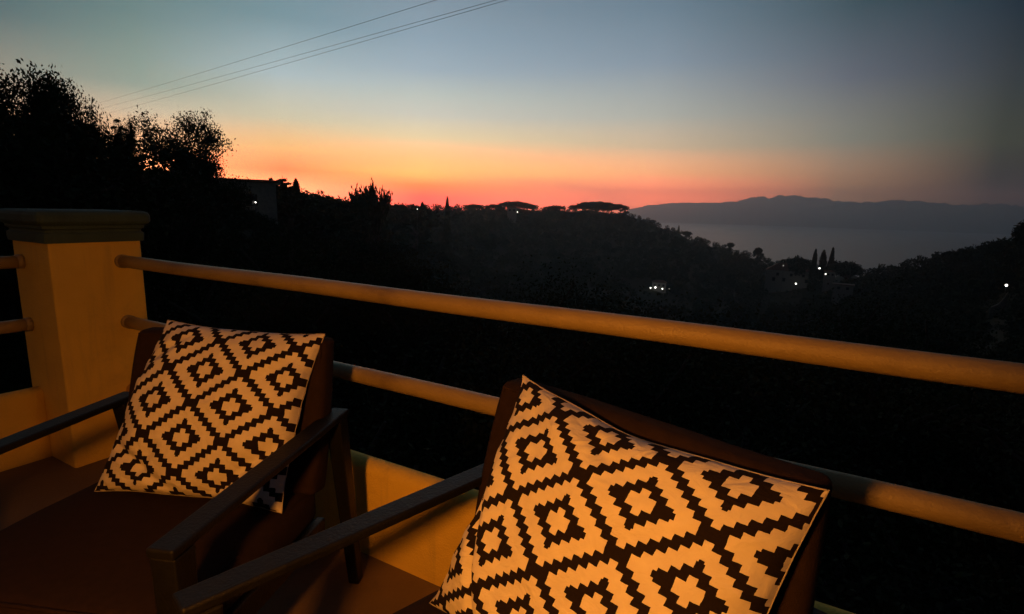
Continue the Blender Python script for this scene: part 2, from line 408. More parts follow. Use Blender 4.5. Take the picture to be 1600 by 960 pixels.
def parapet(name, label, prof_axis, a0, a1, c_in, c_out, h):
    """low wall with a rounded top: profile swept along x or y"""
    mid, hw = (c_in + c_out) / 2, abs(c_out - c_in) / 2
    pr = [(-hw, 0.0), (-hw, h - .03)]
    for k in range(1, 8):
        a_ = math.pi * k / 8
        pr.append((-hw * math.cos(a_) if True else 0, h - .03 + .03 * math.sin(a_)))
    pr += [(hw, h - .03), (hw, 0.0)]
    N = 60
    V, Fc = [], []
    for i in range(N + 1):
        s = a0 + (a1 - a0) * i / N
        for (d, z) in pr:
            w = noise.noise(Vector((s * 2.1, z * 3 + d * 5, 1.7))) * .0025
            c = mid + d + (w if z > 0 else 0)
            V.append((s, c, z + (w if z > .2 else 0)) if prof_axis == 'x' else (c, s, z + (w if z > .2 else 0)))
    m_ = len(pr)
    for i in range(N):
        for k in range(m_ - 1):
            f = (i * m_ + k, (i + 1) * m_ + k, (i + 1) * m_ + k + 1, i * m_ + k + 1)
            Fc.append(f)
    Fc.append(tuple(range(m_))); Fc.append(tuple(range(N * m_, (N + 1) * m_)))
    o = mesh_obj(name, V, Fc, 'plaster', None, True)
    bm = bmesh.new(); bm.from_mesh(o.data); bmesh.ops.recalc_face_normals(bm, faces=bm.faces); bm.to_mesh(o.data); bm.free()
    return tag(o, label, 'wall')
parapet('parapet_wall', 'low ochre plaster parapet under the long railing behind both chairs', 'x', PX1 + .001, XR - .001, WIN, WOUT, PH)
SX = PX0 + .25 * PW                            # side railing line
parapet('parapet_wall', 'low ochre plaster parapet running from the corner pillar towards the house', 'y', -3.18, PY0 - .001, SX + .037, SX - .045, PH)

def ring_loft(bm, cx, cy, prof):
    """square stack of rings (half width, z)"""
    prev = None
    for hw, z, r in prof:
        ring = []
        for (sx_, sy_) in ((1, 1), (-1, 1), (-1, -1), (1, -1)):
            base = math.atan2(sy_, sx_) - math.pi / 4
            for k in range(4):
                a_ = base + math.pi / 2 * k / 3
                ring.append(bm.verts.new((cx + sx_ * (hw - r) + r * math.cos(a_), cy + sy_ * (hw - r) + r * math.sin(a_), z)))
        if prev:
            for i in range(len(ring)):
                bm.faces.new((prev[i], prev[(i + 1) % len(ring)], ring[(i + 1) % len(ring)], ring[i]))
        else:
            bm.faces.new(ring[::-1])
        prev = ring
    bm.faces.new(prev)
def pillar(label, x0):
    cx, cy = x0 + PW / 2, (PY0 + PY1) / 2
    t_ = thing('railing_pillar', label, 'pillar', (cx, cy, 0))
    bm = bmesh.new()
    h = PW / 2
    ring_loft(bm, 0, 0, [(h, 0.001, .012)] + [(h, .992 * k / 8, .012) for k in range(1, 9)])
    for v in bm.verts:
        if .02 < v.co.z < .95:
            w = noise.noise(v.co * 2.3) * .002; v.co.x += w; v.co.y -= w
    bm_obj('shaft', bm, 'plaster', t_)
    bm = bmesh.new()
    ring_loft(bm, 0, 0, [(h + .012, .990, .012), (h + .014, 1.012, .012), (h + .014, 1.028, .012), (h + .006, 1.034, .012), (h + .006, 1.044, .012), (h + .016, 1.05, .012), (h + .016, 1.062, .012),
                         (h + .030, 1.070, .02), (h + .038, 1.080, .022), (h + .038, 1.106, .022), (h + .032, 1.119, .022), (h + .018, 1.126, .02)])
    bm_obj('cap', bm, 'cap_paint', t_)
    return t_
pillar('ochre plaster pillar with stepped grey cap where the two railings meet at the corner', PX0)
pillar('ochre plaster pillar with stepped grey cap at the far end of the long railing', XR)

def rail(label, p0, p1):
    p0, p1 = Vector(p0), Vector(p1)
    d = p1 - p0
    mid = (p0 + p1) / 2
    t_ = thing('railing_pipe', label, 'railing', mid)
    N = 40
    pts = [p0 - mid + d * (k / N) + Vector((0, 0, .0012 * math.sin(k * .7 + p0.z * 9))) for k in range(N + 1)]
    tube('pipe', pts, [RR] * (N + 1), 'rail_paint', t_, 24)
    dn = d.normalized()
    for e, s in ((p0 - mid, 1), (p1 - mid, -1)):
        tube('collar', [e, e + dn * .022 * s], [RR + .004, RR + .003], 'rail_paint', t_, 24)
for z, w in ((RZ1, 'upper'), (RZ2, 'lower')):
    rail(f'{w} brown painted pipe of the long railing behind the chairs', (PX1 + .001, RY, z), (XR - .001, RY, z))
    rail(f'{w} brown painted pipe of the side railing running to the corner pillar', (SX, -3.18, z), (SX, PY0 - .001, z))

# the house behind the terrace, and the standing lamp that lights it
HY = -3.2
hs = thing('house', 'ochre plastered house wall behind the terrace with a brown wooden door', 'house', (0, HY, -4.6))
bm = bmesh.new(); box(bm, -4.5, 4.5, -4.0, 0, 0, 7.4, .01); bm_obj('wall', bm, 'house_plaster', hs)
bm = bmesh.new(); box(bm, PX0, XR + PW, .001, 1.3 - HY, 0, 4.37, .01); bm_obj('terrace_base', bm, 'house_plaster', hs)
bm = bmesh.new(); box(bm, -4.8, 4.8, -4.3, .35, 7.402, 7.6, .02); bm_obj('roof', bm, 'roof_tile', hs)
bm = bmesh.new(); box(bm, -.95, -.05, .002, .04, 4.6, 6.65, .006); dr = bm_obj('door', bm, 'dark_wood', hs)
tube('handle', [(-.16, .06, 5.6), (-.16, .06, 5.72)], [.01, .01], 'lamp_metal', dr, 8)
LAMP = Vector((-.22, -.36, 1.2))
lp = thing('standing_lamp', 'black standing reading lamp on the terrace floor with an added shade narrowing its light onto the chairs', 'lamp', (LAMP.x, LAMP.y, 0))
tube('base', [(0, 0, .001), (0, 0, .02), (0, 0, .03)], [.14, .14, .03], 'lamp_metal', lp, 24)
la, lt = math.radians(24), math.radians(22)
ld = Vector((-math.sin(la) * math.cos(lt), math.cos(la) * math.cos(lt), -math.sin(lt)))      # where the shade points
lc = Vector((0, 0, LAMP.z))
pb = lc - ld * .075
tube('pole', [(0, 0, .028), (0, 0, .6), (pb.x * .6, pb.y * .6, 1.0), pb + Vector((0, 0, -.03)), pb], [.011, .011, .010, .009, .009], 'lamp_metal', lp, 10)
bm = bmesh.new(); bmesh.ops.create_uvsphere(bm, u_segments=24, v_segments=16, radius=.05); bmesh.ops.translate(bm, verts=bm.verts, vec=lc); bm_obj('bulb', bm, 'lamp_globe', lp, True)
ou, ow = Vector((0, 0, 1)).cross(ld).normalized(), None
ow = ld.cross(ou).normalized()
V, Fc = [], []
prof = [(.0, -.074), (.05, -.074), (.092, -.05), (.095, .0), (.096, .104), (.099, .104), (.098, .0), (.095, -.053), (.052, -.078), (.0, -.078)]
for k in range(32):
    a_ = 2 * math.pi * k / 32
    for rad_, d_ in prof:
        V.append(lc + ld * d_ + (ou * math.cos(a_) + ow * math.sin(a_)) * rad_)
m_ = len(prof)
for k in range(32):
    for j in range(m_ - 1):
        Fc.append((k * m_ + j, k * m_ + j + 1, ((k + 1) % 32) * m_ + j + 1, ((k + 1) % 32) * m_ + j))
mesh_obj('shade', V, Fc, 'lamp_metal', lp, True)  # opaque shade added and sized to dim the pillar and railing ends

# ------------------------------------------------------------------ armchairs (local: x across, -y towards the front)
CH = dict(wa=.335, aw=.052, at=.019, ha=.6027, df=.675, wb=.318)
def cushion(name, corners_lo, corners_hi, mat, parent, puff=.012, n=14, bev=.03):
    """soft box: 8 corners, faces slightly bulged"""
    bm = bmesh.new()
    vs = [bm.verts.new(p) for p in corners_lo + corners_hi]
    for f in [(3, 2, 1, 0), (4, 5, 6, 7)] + [(i, (i + 1) % 4, 4 + (i + 1) % 4, 4 + i) for i in range(4)]:
        bm.faces.new([vs[i] for i in f])
    bmesh.ops.recalc_face_normals(bm, faces=bm.faces)
    bmesh.ops.bevel(bm, geom=list(bm.edges), offset=bev, segments=4, affect='EDGES', profile=.5)
    bmesh.ops.subdivide_edges(bm, edges=[e for e in bm.edges if e.calc_length() > .05], cuts=8, use_grid_fill=True)
    bm.normal_update()
    c = sum((Vector(p) for p in corners_lo + corners_hi), Vector()) / 8
    ext = [max(abs((Vector(p) - c)[k]) for p in corners_lo + corners_hi) for k in range(3)]
    for v in bm.verts:
        d = v.co - c
        e = sorted(abs(d[k]) / ext[k] for k in range(3))
        b_ = (1 - min(1, e[0]) ** 2) * (1 - min(1, e[1]) ** 2)
        v.co += v.normal * (puff * b_ + noise.noise(v.co * 7) * .003)
    return bm_obj(name, bm, mat, parent, True)
def chair(label, loc, yaw, left=None):
    t_ = thing('armchair', label, 'armchair', (loc[0], loc[1], 0), math.radians(yaw), 'armchairs along the railing')
    wa, aw, at_, ha, df, wb = (CH[k] for k in ('wa', 'aw', 'at', 'ha', 'df', 'wb'))
    for s in (-1, 1):
        x = s * wa
        bm = bmesh.new()
        hexa(bm, [(x - aw / 2, -df, ha - at_), (x + aw / 2, -df, ha - at_), (x + aw / 2, .0, ha - at_), (x - aw / 2, .0, ha - at_)],
             [(x - aw / 2, -df, ha), (x + aw / 2, -df, ha), (x + aw / 2, .0, ha), (x - aw / 2, .0, ha)], .005, 3)
        bm_obj('armrest', bm, 'black_wood', t_)
        bm = bmesh.new(); bar(bm, (x, -df + .035, .001), (x, -df + .03, ha - at_ - .0005), .036, .036, .05, .05); bm_obj('leg', bm, 'black_wood', t_)
        bm = bmesh.new(); bar(bm, (x, .067, .001), (x, -.03, ha - at_ - .0005), .034, .038, .045, .05); bm_obj('leg', bm, 'black_wood', t_)
        xr = s * .296
        bm = bmesh.new(); hexa(bm, [(xr - .013, -df + .03, .265), (xr + .013, -df + .03, .265), (xr + .013, -df + .03, .325), (xr - .013, -df + .03, .325)],
                               [(xr - .013, -.064, .235), (xr + .013, -.064, .235), (xr + .013, -.064, .295), (xr - .013, -.064, .295)], .004)
        bm_obj('side_rail', bm, 'black_wood', t_)
        bm = bmesh.new(); hexa(bm, [(s * .24 - .02, -.062, .27), (s * .24 + .02, -.062, .27), (s * .24 + .02, -.034, .27), (s * .24 - .02, -.034, .27)],
                               [(s * .24 - .02, .026, .74), (s * .24 + .02, .026, .74), (s * .24 + .02, .05, .74), (s * .24 - .02, .05, .74)], .004)
        bm_obj('back_post', bm, 'black_wood', t_)
    bm = bmesh.new(); box(bm, -.282, .282, -df + .034, -df + .058, .265, .325); bm_obj('front_rail', bm, 'black_wood', t_)
    bm = bmesh.new(); box(bm, -.282, .282, -.062, -.036, .235, .269); bm_obj('rear_rail', bm, 'black_wood', t_)
    bm = bmesh.new(); box(bm, -.26, .26, .052, .07, .66, .72); bm_obj('back_rail', bm, 'black_wood', t_)
    w2 = wa - .032
    wl = wb if left is None else left
    sq = cushion('seat_cushion', [(-w2, -df + .03, .332), (w2, -df + .03, .332), (w2, -.085, .30), (-w2, -.085, .30)],
            [(-w2, -df + .03, .428), (w2, -df + .03, .428), (w2, -.085, .40), (-w2, -.085, .40)], 'brown_fabric', t_)
    bq = cushion('back_cushion', [(-wl, -.145, .402), (wb, -.145, .402), (wb, -.07, .385), (-wl, -.07, .385)],
            [(-wl, -.04, .806), (wb, -.04, .806), (wb, .022, .806), (-wl, .022, .806)], 'brown_fabric', t_, .008, bev=.016)
    bw, sw = wl - .014, w2 - .012
    for par, loop in ((sq, [(-sw, -df + .034, .424), (sw, -df + .034, .424), (sw, -.09, .397), (-sw, -.09, .397)]),
                      (bq, [(-bw, -.138, .414), (wb - .014, -.138, .414), (wb - .014, -.044, .798), (-bw, -.044, .798)])):
        P4 = [Vector(q) for q in loop]
        pts = [P4[k].lerp(P4[(k + 1) % 4], j / 14) for k in range(4) for j in range(14)]
        pts = [p_ + Vector((noise.noise(p_ * 9) * .003, 0, noise.noise(p_ * 9 + Vector((3, 1, 2))) * .003)) for p_ in pts]; pts.append(pts[0])
        tube('piping', pts, [.0042] * len(pts), 'brown_fabric', par, 8)
    return t_
LCH, RCH = ((-1.4642, .9285), 21.65), ((-.2609, .9385), -14.94)
chair('black wooden armchair with brown cushions beside the corner pillar', *LCH, left=.262)
chair('black wooden armchair with brown cushions standing away from the corner pillar', *RCH)

# ------------------------------------------------------------------ throw pillows
def pillow(label, ch, corners, centre_uv, half, seed, folds, thick=.092, pinch=(.06,) * 4):
    """corners TL TR BL BR in chair coordinates (x across, y forward, z up)"""
    (cx, cy), yaw = ch
    TL, TR, BL, BR = (Vector((c[0], -c[1], c[2])) for c in corners)
    mid = (TL + TR + BL + BR) / 4
    ya = math.radians(yaw)
    Mz = Matrix.Rotation(ya, 3, 'Z')
    wid = ((TR - TL).length + (BR - BL).length) / 2; hei = ((BL - TL).length + (BR - TR).length) / 2
    nrm = (TR - TL).cross(TL - BL).normalized()
    if nrm.y > 0: nrm = -nrm
    n = 96
    V, UV = [], []
    def shape(u, v, side):
        X, Y = 2 * u - 1, 2 * v - 1
        # pinched edges, ears at the corners
        wob = 1 + .35 * noise.noise(Vector((seed * 3.3 + round(math.atan2(Y, X) / (math.pi / 2)) * 1.7, (Y if abs(X) > abs(Y) else X) * 1.6, .4)))
        ku = pinch[0 if X < 0 else 1] * wob; kv = pinch[2 if Y < 0 else 3] * wob
        u2 = .5 + (X * (1 - ku * (1 - abs(Y) ** 2.4) * abs(X) ** 4)) / 2
        v2 = .5 + (Y * (1 - kv * (1 - abs(X) ** 2.4) * abs(Y) ** 4)) / 2
        P = TL * (1 - u2) * (1 - v2) + TR * u2 * (1 - v2) + BL * (1 - u2) * v2 + BR * u2 * v2
        f = max(0, (1 - abs(X) ** 2.6)) * max(0, (1 - abs(Y) ** 2.6))
        th = thick * f ** .52
        if side < 0: th *= .62
        w = 0
        for (ax, ay, bx, by, amp, wd) in folds:
            dxx, dyy = bx - ax, by - ay
            L2 = dxx * dxx + dyy * dyy
            s_ = max(0, min(1, ((u - ax) * dxx + (v - ay) * dyy) / L2))
            d_ = ((u - ax) * dyy - (v - ay) * dxx) / math.sqrt(L2)
            end = math.hypot(u - ax - s_ * dxx, v - ay - s_ * dyy)
            env = math.sin(math.pi * min(1, max(0, s_ * .9 + .08))) if end < abs(d_) + .02 else math.exp(-((end - abs(d_)) / .05) ** 2) * .2
            w += amp * env * math.exp(-(d_ / wd) ** 2)
        q = Vector((u * 3.1 + seed, v * 3.1, seed * .7))
        w += noise.noise(q) * .011 + noise.noise(q * 2.3) * .006 + abs(noise.noise(q * 4.6)) * -.003
        # gathers running in from the seams
        edge = math.exp(-(1 - abs(X)) * 7)
        w += edge * (1 - abs(Y) ** 4) * .0055 * math.sin(v * 46 + seed + 3 * noise.noise(q))
        edge = math.exp(-(1 - abs(Y)) * 7)
        w += edge * (1 - abs(X) ** 4) * .0055 * math.sin(u * 43 + seed * 2 + 3 * noise.noise(q))
        return P + nrm * side * th + nrm * w * min(1, f * 3 + .15)
    for side in (1, -1):
        for j in range(n + 1):
            for i in range(n + 1):
                u, v = i / n, j / n
                V.append(Mz @ (shape(u, v, side) - mid))
                UV.append(((u - centre_uv[0]) * 8 / half[0], (centre_uv[1] - v) * 8 / half[1]))
    Fc = []
    N1 = n + 1
    for s_, off in ((1, 0), (-1, N1 * N1)):
        for j in range(n):
            for i in range(n):
                f = (off + j * N1 + i, off + (j + 1) * N1 + i, off + (j + 1) * N1 + i + 1, off + j * N1 + i + 1)
                Fc.append(f if s_ > 0 else f[::-1])
    base = Vector((cx, cy, 0)) + Mz @ mid
    t_ = thing('throw_pillow', label, 'pillow', (base.x, base.y, base.z), 0, 'patterned pillows on the armchairs')
    o = mesh_obj('cover', V, Fc, 'printed_cotton', t_, True)
    uvl = o.data.uv_layers.new(name='UVMap')
    li = np.empty(len(o.data.loops), np.int32); o.data.loops.foreach_get('vertex_index', li)
    uvl.data.foreach_set('uv', np.array(UV, np.float32)[li].ravel())
    # seam cord round the edge
    loop = [(i / 60, 0) for i in range(60)] + [(1, i / 60) for i in range(60)] + [(1 - i / 60, 1) for i in range(60)] + [(0, 1 - i / 60) for i in range(60)]
    pts = [Mz @ (shape(u, v, 0) - mid) for u, v in loop]; pts.append(pts[0])
    so = tube('seam', pts, [.0014] * len(pts), 'seam_cord', t_, 6)
    return t_
material('seam_cord', (.34, .30, .26), .95)
LP_C = [(-.168, .028, .838), (.310, .028, .824), (-.234, .25, .42), (.292, .25, .415)]
RP_C = [(-.224, .072, .847), (.331, .072, .821), (-.258, .279, .427), (.275, .272, .42)]
pillow('cream pillow with dark stepped diamonds on the armchair beside the corner pillar', LCH, LP_C, (.692, .486), (.215, .184), 1.3,
       [(.02, .70, .5, .99, -.018, .03), (.62, .99, .99, .6, -.020, .035), (.04, .3, .32, .05, -.012, .03), (.98, .1, .7, .4, -.012, .03), (.2, .98, .35, .7, -.010, .03)], pinch=(.05, .08, .05, .07))
pillow('cream pillow with dark stepped diamonds on the armchair standing away from the pillar', RCH, RP_C, (.648, .242), (.19, .174), 4.1,
       [(.04, .34, .30, .98, -.024, .022), (.10, .32, .36, .95, .012, .05), (.99, .45, .6, .75, -.016, .028), (.96, .6, .72, .99, -.018, .03), (.3, .02, .6, .22, -.012, .03), (.02, .02, .4, .3, -.010, .03)], pinch=(.165, .05, .115, .08))

# ------------------------------------------------------------------ vegetation
def leaf_arrays(P, size, rg, aspect=.55):
    """quads with random orientation at points P (n,3)"""
    n_ = len(P)
    a_ = rg.normal(size=(n_, 3)); a_ /= np.linalg.norm(a_, axis=1)[:, None]
    b_ = rg.normal(size=(n_, 3)); b_ -= a_ * (a_ * b_).sum(1)[:, None]; b_ /= np.linalg.norm(b_, axis=1)[:, None]
    s_ = (size * rg.uniform(.6, 1.35, n_))[:, None]
    q = np.stack([P - a_ * s_, P - b_ * s_ * aspect, P + a_ * s_, P + b_ * s_ * aspect], 1)
    return q.reshape(-1, 3)
def quad_mesh(name, verts, mat, per=4):
    n_ = len(verts) // per
    me = bpy.data.meshes.new(name)
    me.vertices.add(len(verts)); me.vertices.foreach_set('co', np.asarray(verts, np.float32).ravel())
    me.loops.add(n_ * per); me.loops.foreach_set('vertex_index', np.arange(n_ * per, dtype=np.int32))
    me.polygons.add(n_); me.polygons.foreach_set('loop_start', np.arange(0, n_ * per, per, dtype=np.int32))
    me.update(calc_edges=True); me.validate()
    me.materials.append(MATS[mat])
    return me
def limb_mesh(name, segs, mat='bark'):
    V, Fc = [], []
    for pts, rads in segs:
        v, f = tube_data(pts, rads, 6, True)
        o_ = len(V); V += v; Fc += [tuple(i + o_ for i in q) for q in f]
    me = bpy.data.meshes.new(name); me.from_pydata([tuple(v) for v in V], [], Fc); me.update()
    me.materials.append(MATS[mat])
    return me
def broadleaf(seed, leaves=9000, size=.018, trunk=.28, spread=.42, upright=.35, mat='leaf_dark', clump=.06, radius=.42):
    """unit-height tree: branching limbs, leaves clustered on the twigs"""
    rg = np.random.default_rng(seed); rd = random.Random(seed)
    segs, tips = [], []
    def grow(p, d, ln, rad, lev):
        pts = [p]; k = 3
        for i in range(k):
            d = (d + Vector((rd.gauss(0, .16), rd.gauss(0, .16), rd.gauss(0, .1) + .05 * upright))).normalized()
            pts.append(pts[-1] + d * ln / k)
        segs.append((pts, [rad, rad * .85, rad * .7, rad * .55]))
        if lev >= 2: tips.extend(pts[1:])
        if lev >= 4: return
        nb = rd.choice((3, 4)) if lev < 3 else rd.choice((2, 3))
        for i in range(nb):
            a_ = 2 * math.pi * (i + rd.random() * .7) / nb
            side = Vector((math.cos(a_), math.sin(a_), 0))
            nd = (d * rd.uniform(.5, .95) + side * rd.uniform(.45, 1.0) * spread * 2 + Vector((0, 0, upright * rd.uniform(.1, .9)))).normalized()
            st = pts[rd.choice((2, 3, 3))] if lev else pts[3]
            grow(st, nd, ln * rd.uniform(.58, .82), rad * .55, lev + 1)
    grow(Vector((0, 0, -.02)), Vector((rd.gauss(0, .06), rd.gauss(0, .06), 1)).normalized(), trunk, .028, 0)
    T = np.array([tuple(t_) for t_ in tips])
    keep = rg.random(len(T)) < .86
    T = T[keep]
    top = T[:, 2].max() + clump * .5
    w = rg.uniform(.3, 1.0, len(T)); idx = rg.choice(len(T), leaves, p=w / w.sum())
    P = T[idx] + np.clip(rg.normal(size=(leaves, 3)), -1.5, 1.5) * clump * .5 * rg.uniform(.4, 1.2, (leaves, 1))
    sc_ = 1 / top
    P = P * sc_
    key = np.floor(P / (clump * .9)).astype(np.int64) @ np.array([1, 1009, 1009 * 1013])
    _, inv, cnt = np.unique(key, return_inverse=True, return_counts=True)
    P = P[cnt[inv.ravel()] >= 5]
    cx, cy = np.median(P[:, 0]), np.median(P[:, 1])
    hs_ = radius / np.percentile(np.hypot(P[:, 0] - cx, P[:, 1] - cy), 93)
    P = P * np.array([hs_, hs_, 1]) - np.array([cx * hs_, cy * hs_, 0]) * np.clip(P[:, 2:3] * 2, 0, 1)
    lv = leaf_arrays(P, size, rg)
    def fx(q):
        k = min(1, max(0, q.z * sc_ * 2))
        return Vector((q.x * sc_ * hs_ - cx * hs_ * k, q.y * sc_ * hs_ - cy * hs_ * k, q.z * sc_))
    segs2 = [([fx(q) for q in pts], [max(r_ * sc_, .0012) for r_ in rads]) for pts, rads in segs]
    return limb_mesh('trunk', segs2), quad_mesh('crown', lv, mat)
def cypress(seed, leaves=4500, wid=.11, size=.022, rough=.25):
    rg = np.random.default_rng(seed)
    h = rg.uniform(.03, 1, leaves); a_ = rg.uniform(0, 2 * np.pi, leaves)
    prof = wid * np.minimum(1, (h / .12) ** .6) * np.clip(1 - h, 0, 1) ** .55 * 1.15
    lump = 1 + rough * np.sin(a_ * 3 + h * 17) * np.cos(h * 31 + a_) + rough * rg.normal(size=leaves) * .5
    r_ = prof * lump * np.sqrt(rg.uniform(.35, 1, leaves))
    P = np.stack([r_ * np.cos(a_), r_ * np.sin(a_), h], 1)
    lv = leaf_arrays(P, size, rg, .45)
    return limb_mesh('trunk', [([Vector((0, 0, -.03)), Vector((.004, 0, .3)), Vector((0, .003, .93))], [.016, .012, .003])]), quad_mesh('crown', lv, 'leaf_dark')
def fir(seed, leaves=5000, wid=.26, tiers=11):
    """open conifer with spreading tiers and a bare leader"""
    rg = np.random.default_rng(seed); rd = random.Random(seed)
    segs = [([Vector((0, 0, -.03)), Vector((.006, 0, .4)), Vector((0, 0, 1.0))], [.02, .013, .002])]
    pts = []
    for k in range(tiers):
        h = .16 + .80 * k / tiers
        ln = wid * (1 - h) ** .8 * rd.uniform(.7, 1.25) + .02
        for j in range(rd.choice((4, 5, 6))):
            a_ = rd.random() * 6.283
            e = Vector((math.cos(a_) * ln, math.sin(a_) * ln, h + ln * rd.uniform(.0, .45)))
            s_ = Vector((0, 0, h)); segs.append(([s_, (s_ + e) / 2 + Vector((0, 0, -.01)), e], [.006, .004, .0015]))
            for q in np.linspace(.25, 1, 9): pts.append(tuple(s_.lerp(e, q)))
    T = np.array(pts); idx = rg.integers(0, len(T), leaves)
    P = T[idx] + rg.normal(size=(leaves, 3)) * .014
    return limb_mesh('trunk', segs), quad_mesh('crown', leaf_arrays(P, .021, rg, .35), 'leaf_dark')
def umbrella_pine(seed, leaves=9000):
    """unit-height stone pine: forked trunk under a broad domed crown that hangs low over its neighbours"""
    rg = np.random.default_rng(seed); rd = random.Random(seed)
    fork = Vector((.02, 0, .26))
    segs = [([Vector((0, 0, -.03)), Vector((.02, .01, .14)), fork], [.035, .03, .026])]
    cl = []
    for j in range(64):
        a_ = j * 2.4 + rd.random() * .6; rad = .86 * math.sqrt((j + .5) / 64) * rd.uniform(.85, 1.08)
        top = .87 - .46 * rad ** 2.2
        e = Vector((math.cos(a_) * rad, math.sin(a_) * rad, top - rd.random() ** 1.6 * .38 + rd.uniform(-.02, .03)))
        cl.append((e, rd.uniform(.10, .2)))
        if j % 3 == 0:
            segs.append(([fork, fork.lerp(e, .55) + Vector((0, 0, -.03)), e], [.016, .01, .004]))
    C_ = np.array([tuple(c[0]) for c in cl]); R_ = np.array([c[1] for c in cl])
    idx = rg.integers(0, len(C_), leaves)
    dirs = rg.normal(size=(leaves, 3)); dirs /= np.linalg.norm(dirs, axis=1)[:, None]
    P = C_[idx] + dirs * (R_[idx] * np.cbrt(rg.uniform(.1, 1, leaves)))[:, None] * np.array([1.1, 1.1, .8])
    return limb_mesh('trunk', segs), quad_mesh('crown', leaf_arrays(P, .04, rg, .5), 'leaf_dark')

PROTO = {
    'broad_a': broadleaf(11, 36000, .0075, .26, .40, .30, clump=.06), 'broad_b': broadleaf(23, 36000, .0075, .24, .38, .45, clump=.06),
    'broad_c': broadleaf(37, 32000, .0078, .27, .46, .2, clump=.066), 'olive_a': broadleaf(51, 20000, .009, .2, .5, .2, 'leaf_olive', .075), 'olive_b': broadleaf(64, 20000, .009, .22, .5, .3, 'leaf_olive', .08),
    'dense_a': broadleaf(72, 26000, .012, .16, .42, .4, clump=.10), 'dense_b': broadleaf(83, 24000, .012, .14, .5, .3, clump=.11),
    'near_a': broadleaf(91, 52000, .0042, .2, .5, .25, 'leaf_olive', .07), 'near_b': broadleaf(97, 52000, .0042, .18, .46, .35, 'leaf_dark', .075),
    'dense_far': broadleaf(72, 7000, .034, .16, .42, .4, clump=.10), 'broad_far': broadleaf(23, 5200, .026, .24, .30, .7, clump=.05), 'olive_far': broadleaf(51, 6000, .03, .2, .5, .2, 'leaf_olive', .075),
    'cyp_a': cypress(5), 'cyp_b': cypress(6, 4000, .14), 'cyp_c': cypress(8, 3500, .085), 'fir_a': fir(3), 'fir_b': fir(9, 5000, .34, 9), 'pine_a': umbrella_pine(2), 'pine_b': umbrella_pine(14),
}
def tree(name, label, cat, proto, px, py, r, wide=1.0, rot=0, group=None, base_z=None, sink=0):
    """tree whose top shows at (px, py) of the photograph, r metres away, standing on the terrain"""
    top = at(px, py, r)
    z0 = tz(top.x, top.y) - sink if base_z is None else base_z
    h = top.z - z0
    t_ = thing(name, label, cat, (top.x, top.y, z0), rot, group)
    t_.scale = (h * wide, h * wide, h)
    for nm, me in zip(('trunk', 'crown'), PROTO[proto]):
        o = bpy.data.objects.new(nm, me); COL.objects.link(o); o.parent = t_
    return t_
G1 = 'trees growing beside the terrace'
tree('broadleaf_tree', 'tall dark leafy tree growing beyond the side railing, tallest of its row', 'tree', 'broad_a', -34, 72, 24, .68, 1.0, G1)
tree('broadleaf_tree', 'bushy dark tree rising right above the corner pillar', 'tree', 'broad_b', 72, 106, 27, .41, 2.2, G1)
tree('broadleaf_tree', 'narrow leafy tree in the gap between the bushy tree and the lone rounded tree', 'tree', 'broad_a', 188, 176, 34, .24, .4, G1)
tree('broadleaf_tree', 'rounded loose-leaved tree standing against the sunset beside the flat-roofed house', 'tree', 'broad_c', 297, 165, 46, .78, 3.6, G1)
tree('shrub', 'dense dark shrub below the bushy tree behind the corner pillar', 'shrub', 'dense_a', 20, 175, 22, 1.2, .9, G1)
tree('shrub', 'dense dark shrub under the narrow tree behind the corner pillar', 'shrub', 'dense_b', 90, 205, 25, .75, 2.1, G1)
tree('shrub', 'dense dark shrub at the foot of the narrow leafy tree', 'shrub', 'dense_a', 180, 256, 30, .6, 4.0, G1)
tree('shrub', 'dense dark shrub at the foot of the lone rounded tree', 'shrub', 'dense_b', 262, 270, 38, .9, 5.0, G1)
G2 = 'trees along the ridge line'
tree('fir_tree', 'thin pointed fir closest to the corner of the flat-roofed house', 'tree', 'fir_a', 424, 275, 82, .8, .3, G2)
tree('fir_tree', 'wide-armed fir with a bare leader beside the flat-roofed house', 'tree', 'fir_b', 441, 274, 84, 1.5, 1.2, G2)
tree('cypress_tree', 'short columnar cypress next to the wide-armed fir', 'tree', 'cyp_b', 462, 280, 86, .95, 0, G2)
tree('broadleaf_tree', 'low spreading tree beside the short columnar cypress', 'tree', 'olive_far', 488, 291, 90, .95, 2, G2)
tree('shrub', 'dark shrub at the feet of the two firs', 'shrub', 'dense_far', 448, 298, 80, 1.6, 1.5, G2)
tree('shrub', 'dark shrub under the low spreading tree on the ridge', 'shrub', 'dense_far', 500, 306, 88, 1.5, 3.3, G2)
tree('broadleaf_tree', 'dense round-shouldered tree with twigs sticking out of its top', 'tree', 'dense_far', 568, 289, 120, .42, .5, G2)
tree('broadleaf_tree', 'spindly twig-topped tree growing out of the dense round-shouldered tree', 'tree', 'broad_far', 581, 277, 121, .26, 2.5, G2)
for px, py, w, pr, lab in [(612, 317, 1.2, 'dense_far', 'small round tree just past the twig-topped tree'), (629, 318, .8, 'cyp_c', 'tiny thin cypress between small round trees on the ridge'),
                           (641, 318, 1.2, 'dense_far', 'small bushy tree beside the tiny thin cypress'), (660, 317, .8, 'cyp_b', 'small stubby cypress beside the tall lone cypress')]:
    tree('ridge_tree', lab, 'tree', pr, px, py, 260, w, px, G2)
tree('cypress_tree', 'tall lone cypress spire standing up from the wooded ridge', 'tree', 'cyp_a', 699, 309, 300, .55, 0, G2)
G3 = 'umbrella pines on the ridge'
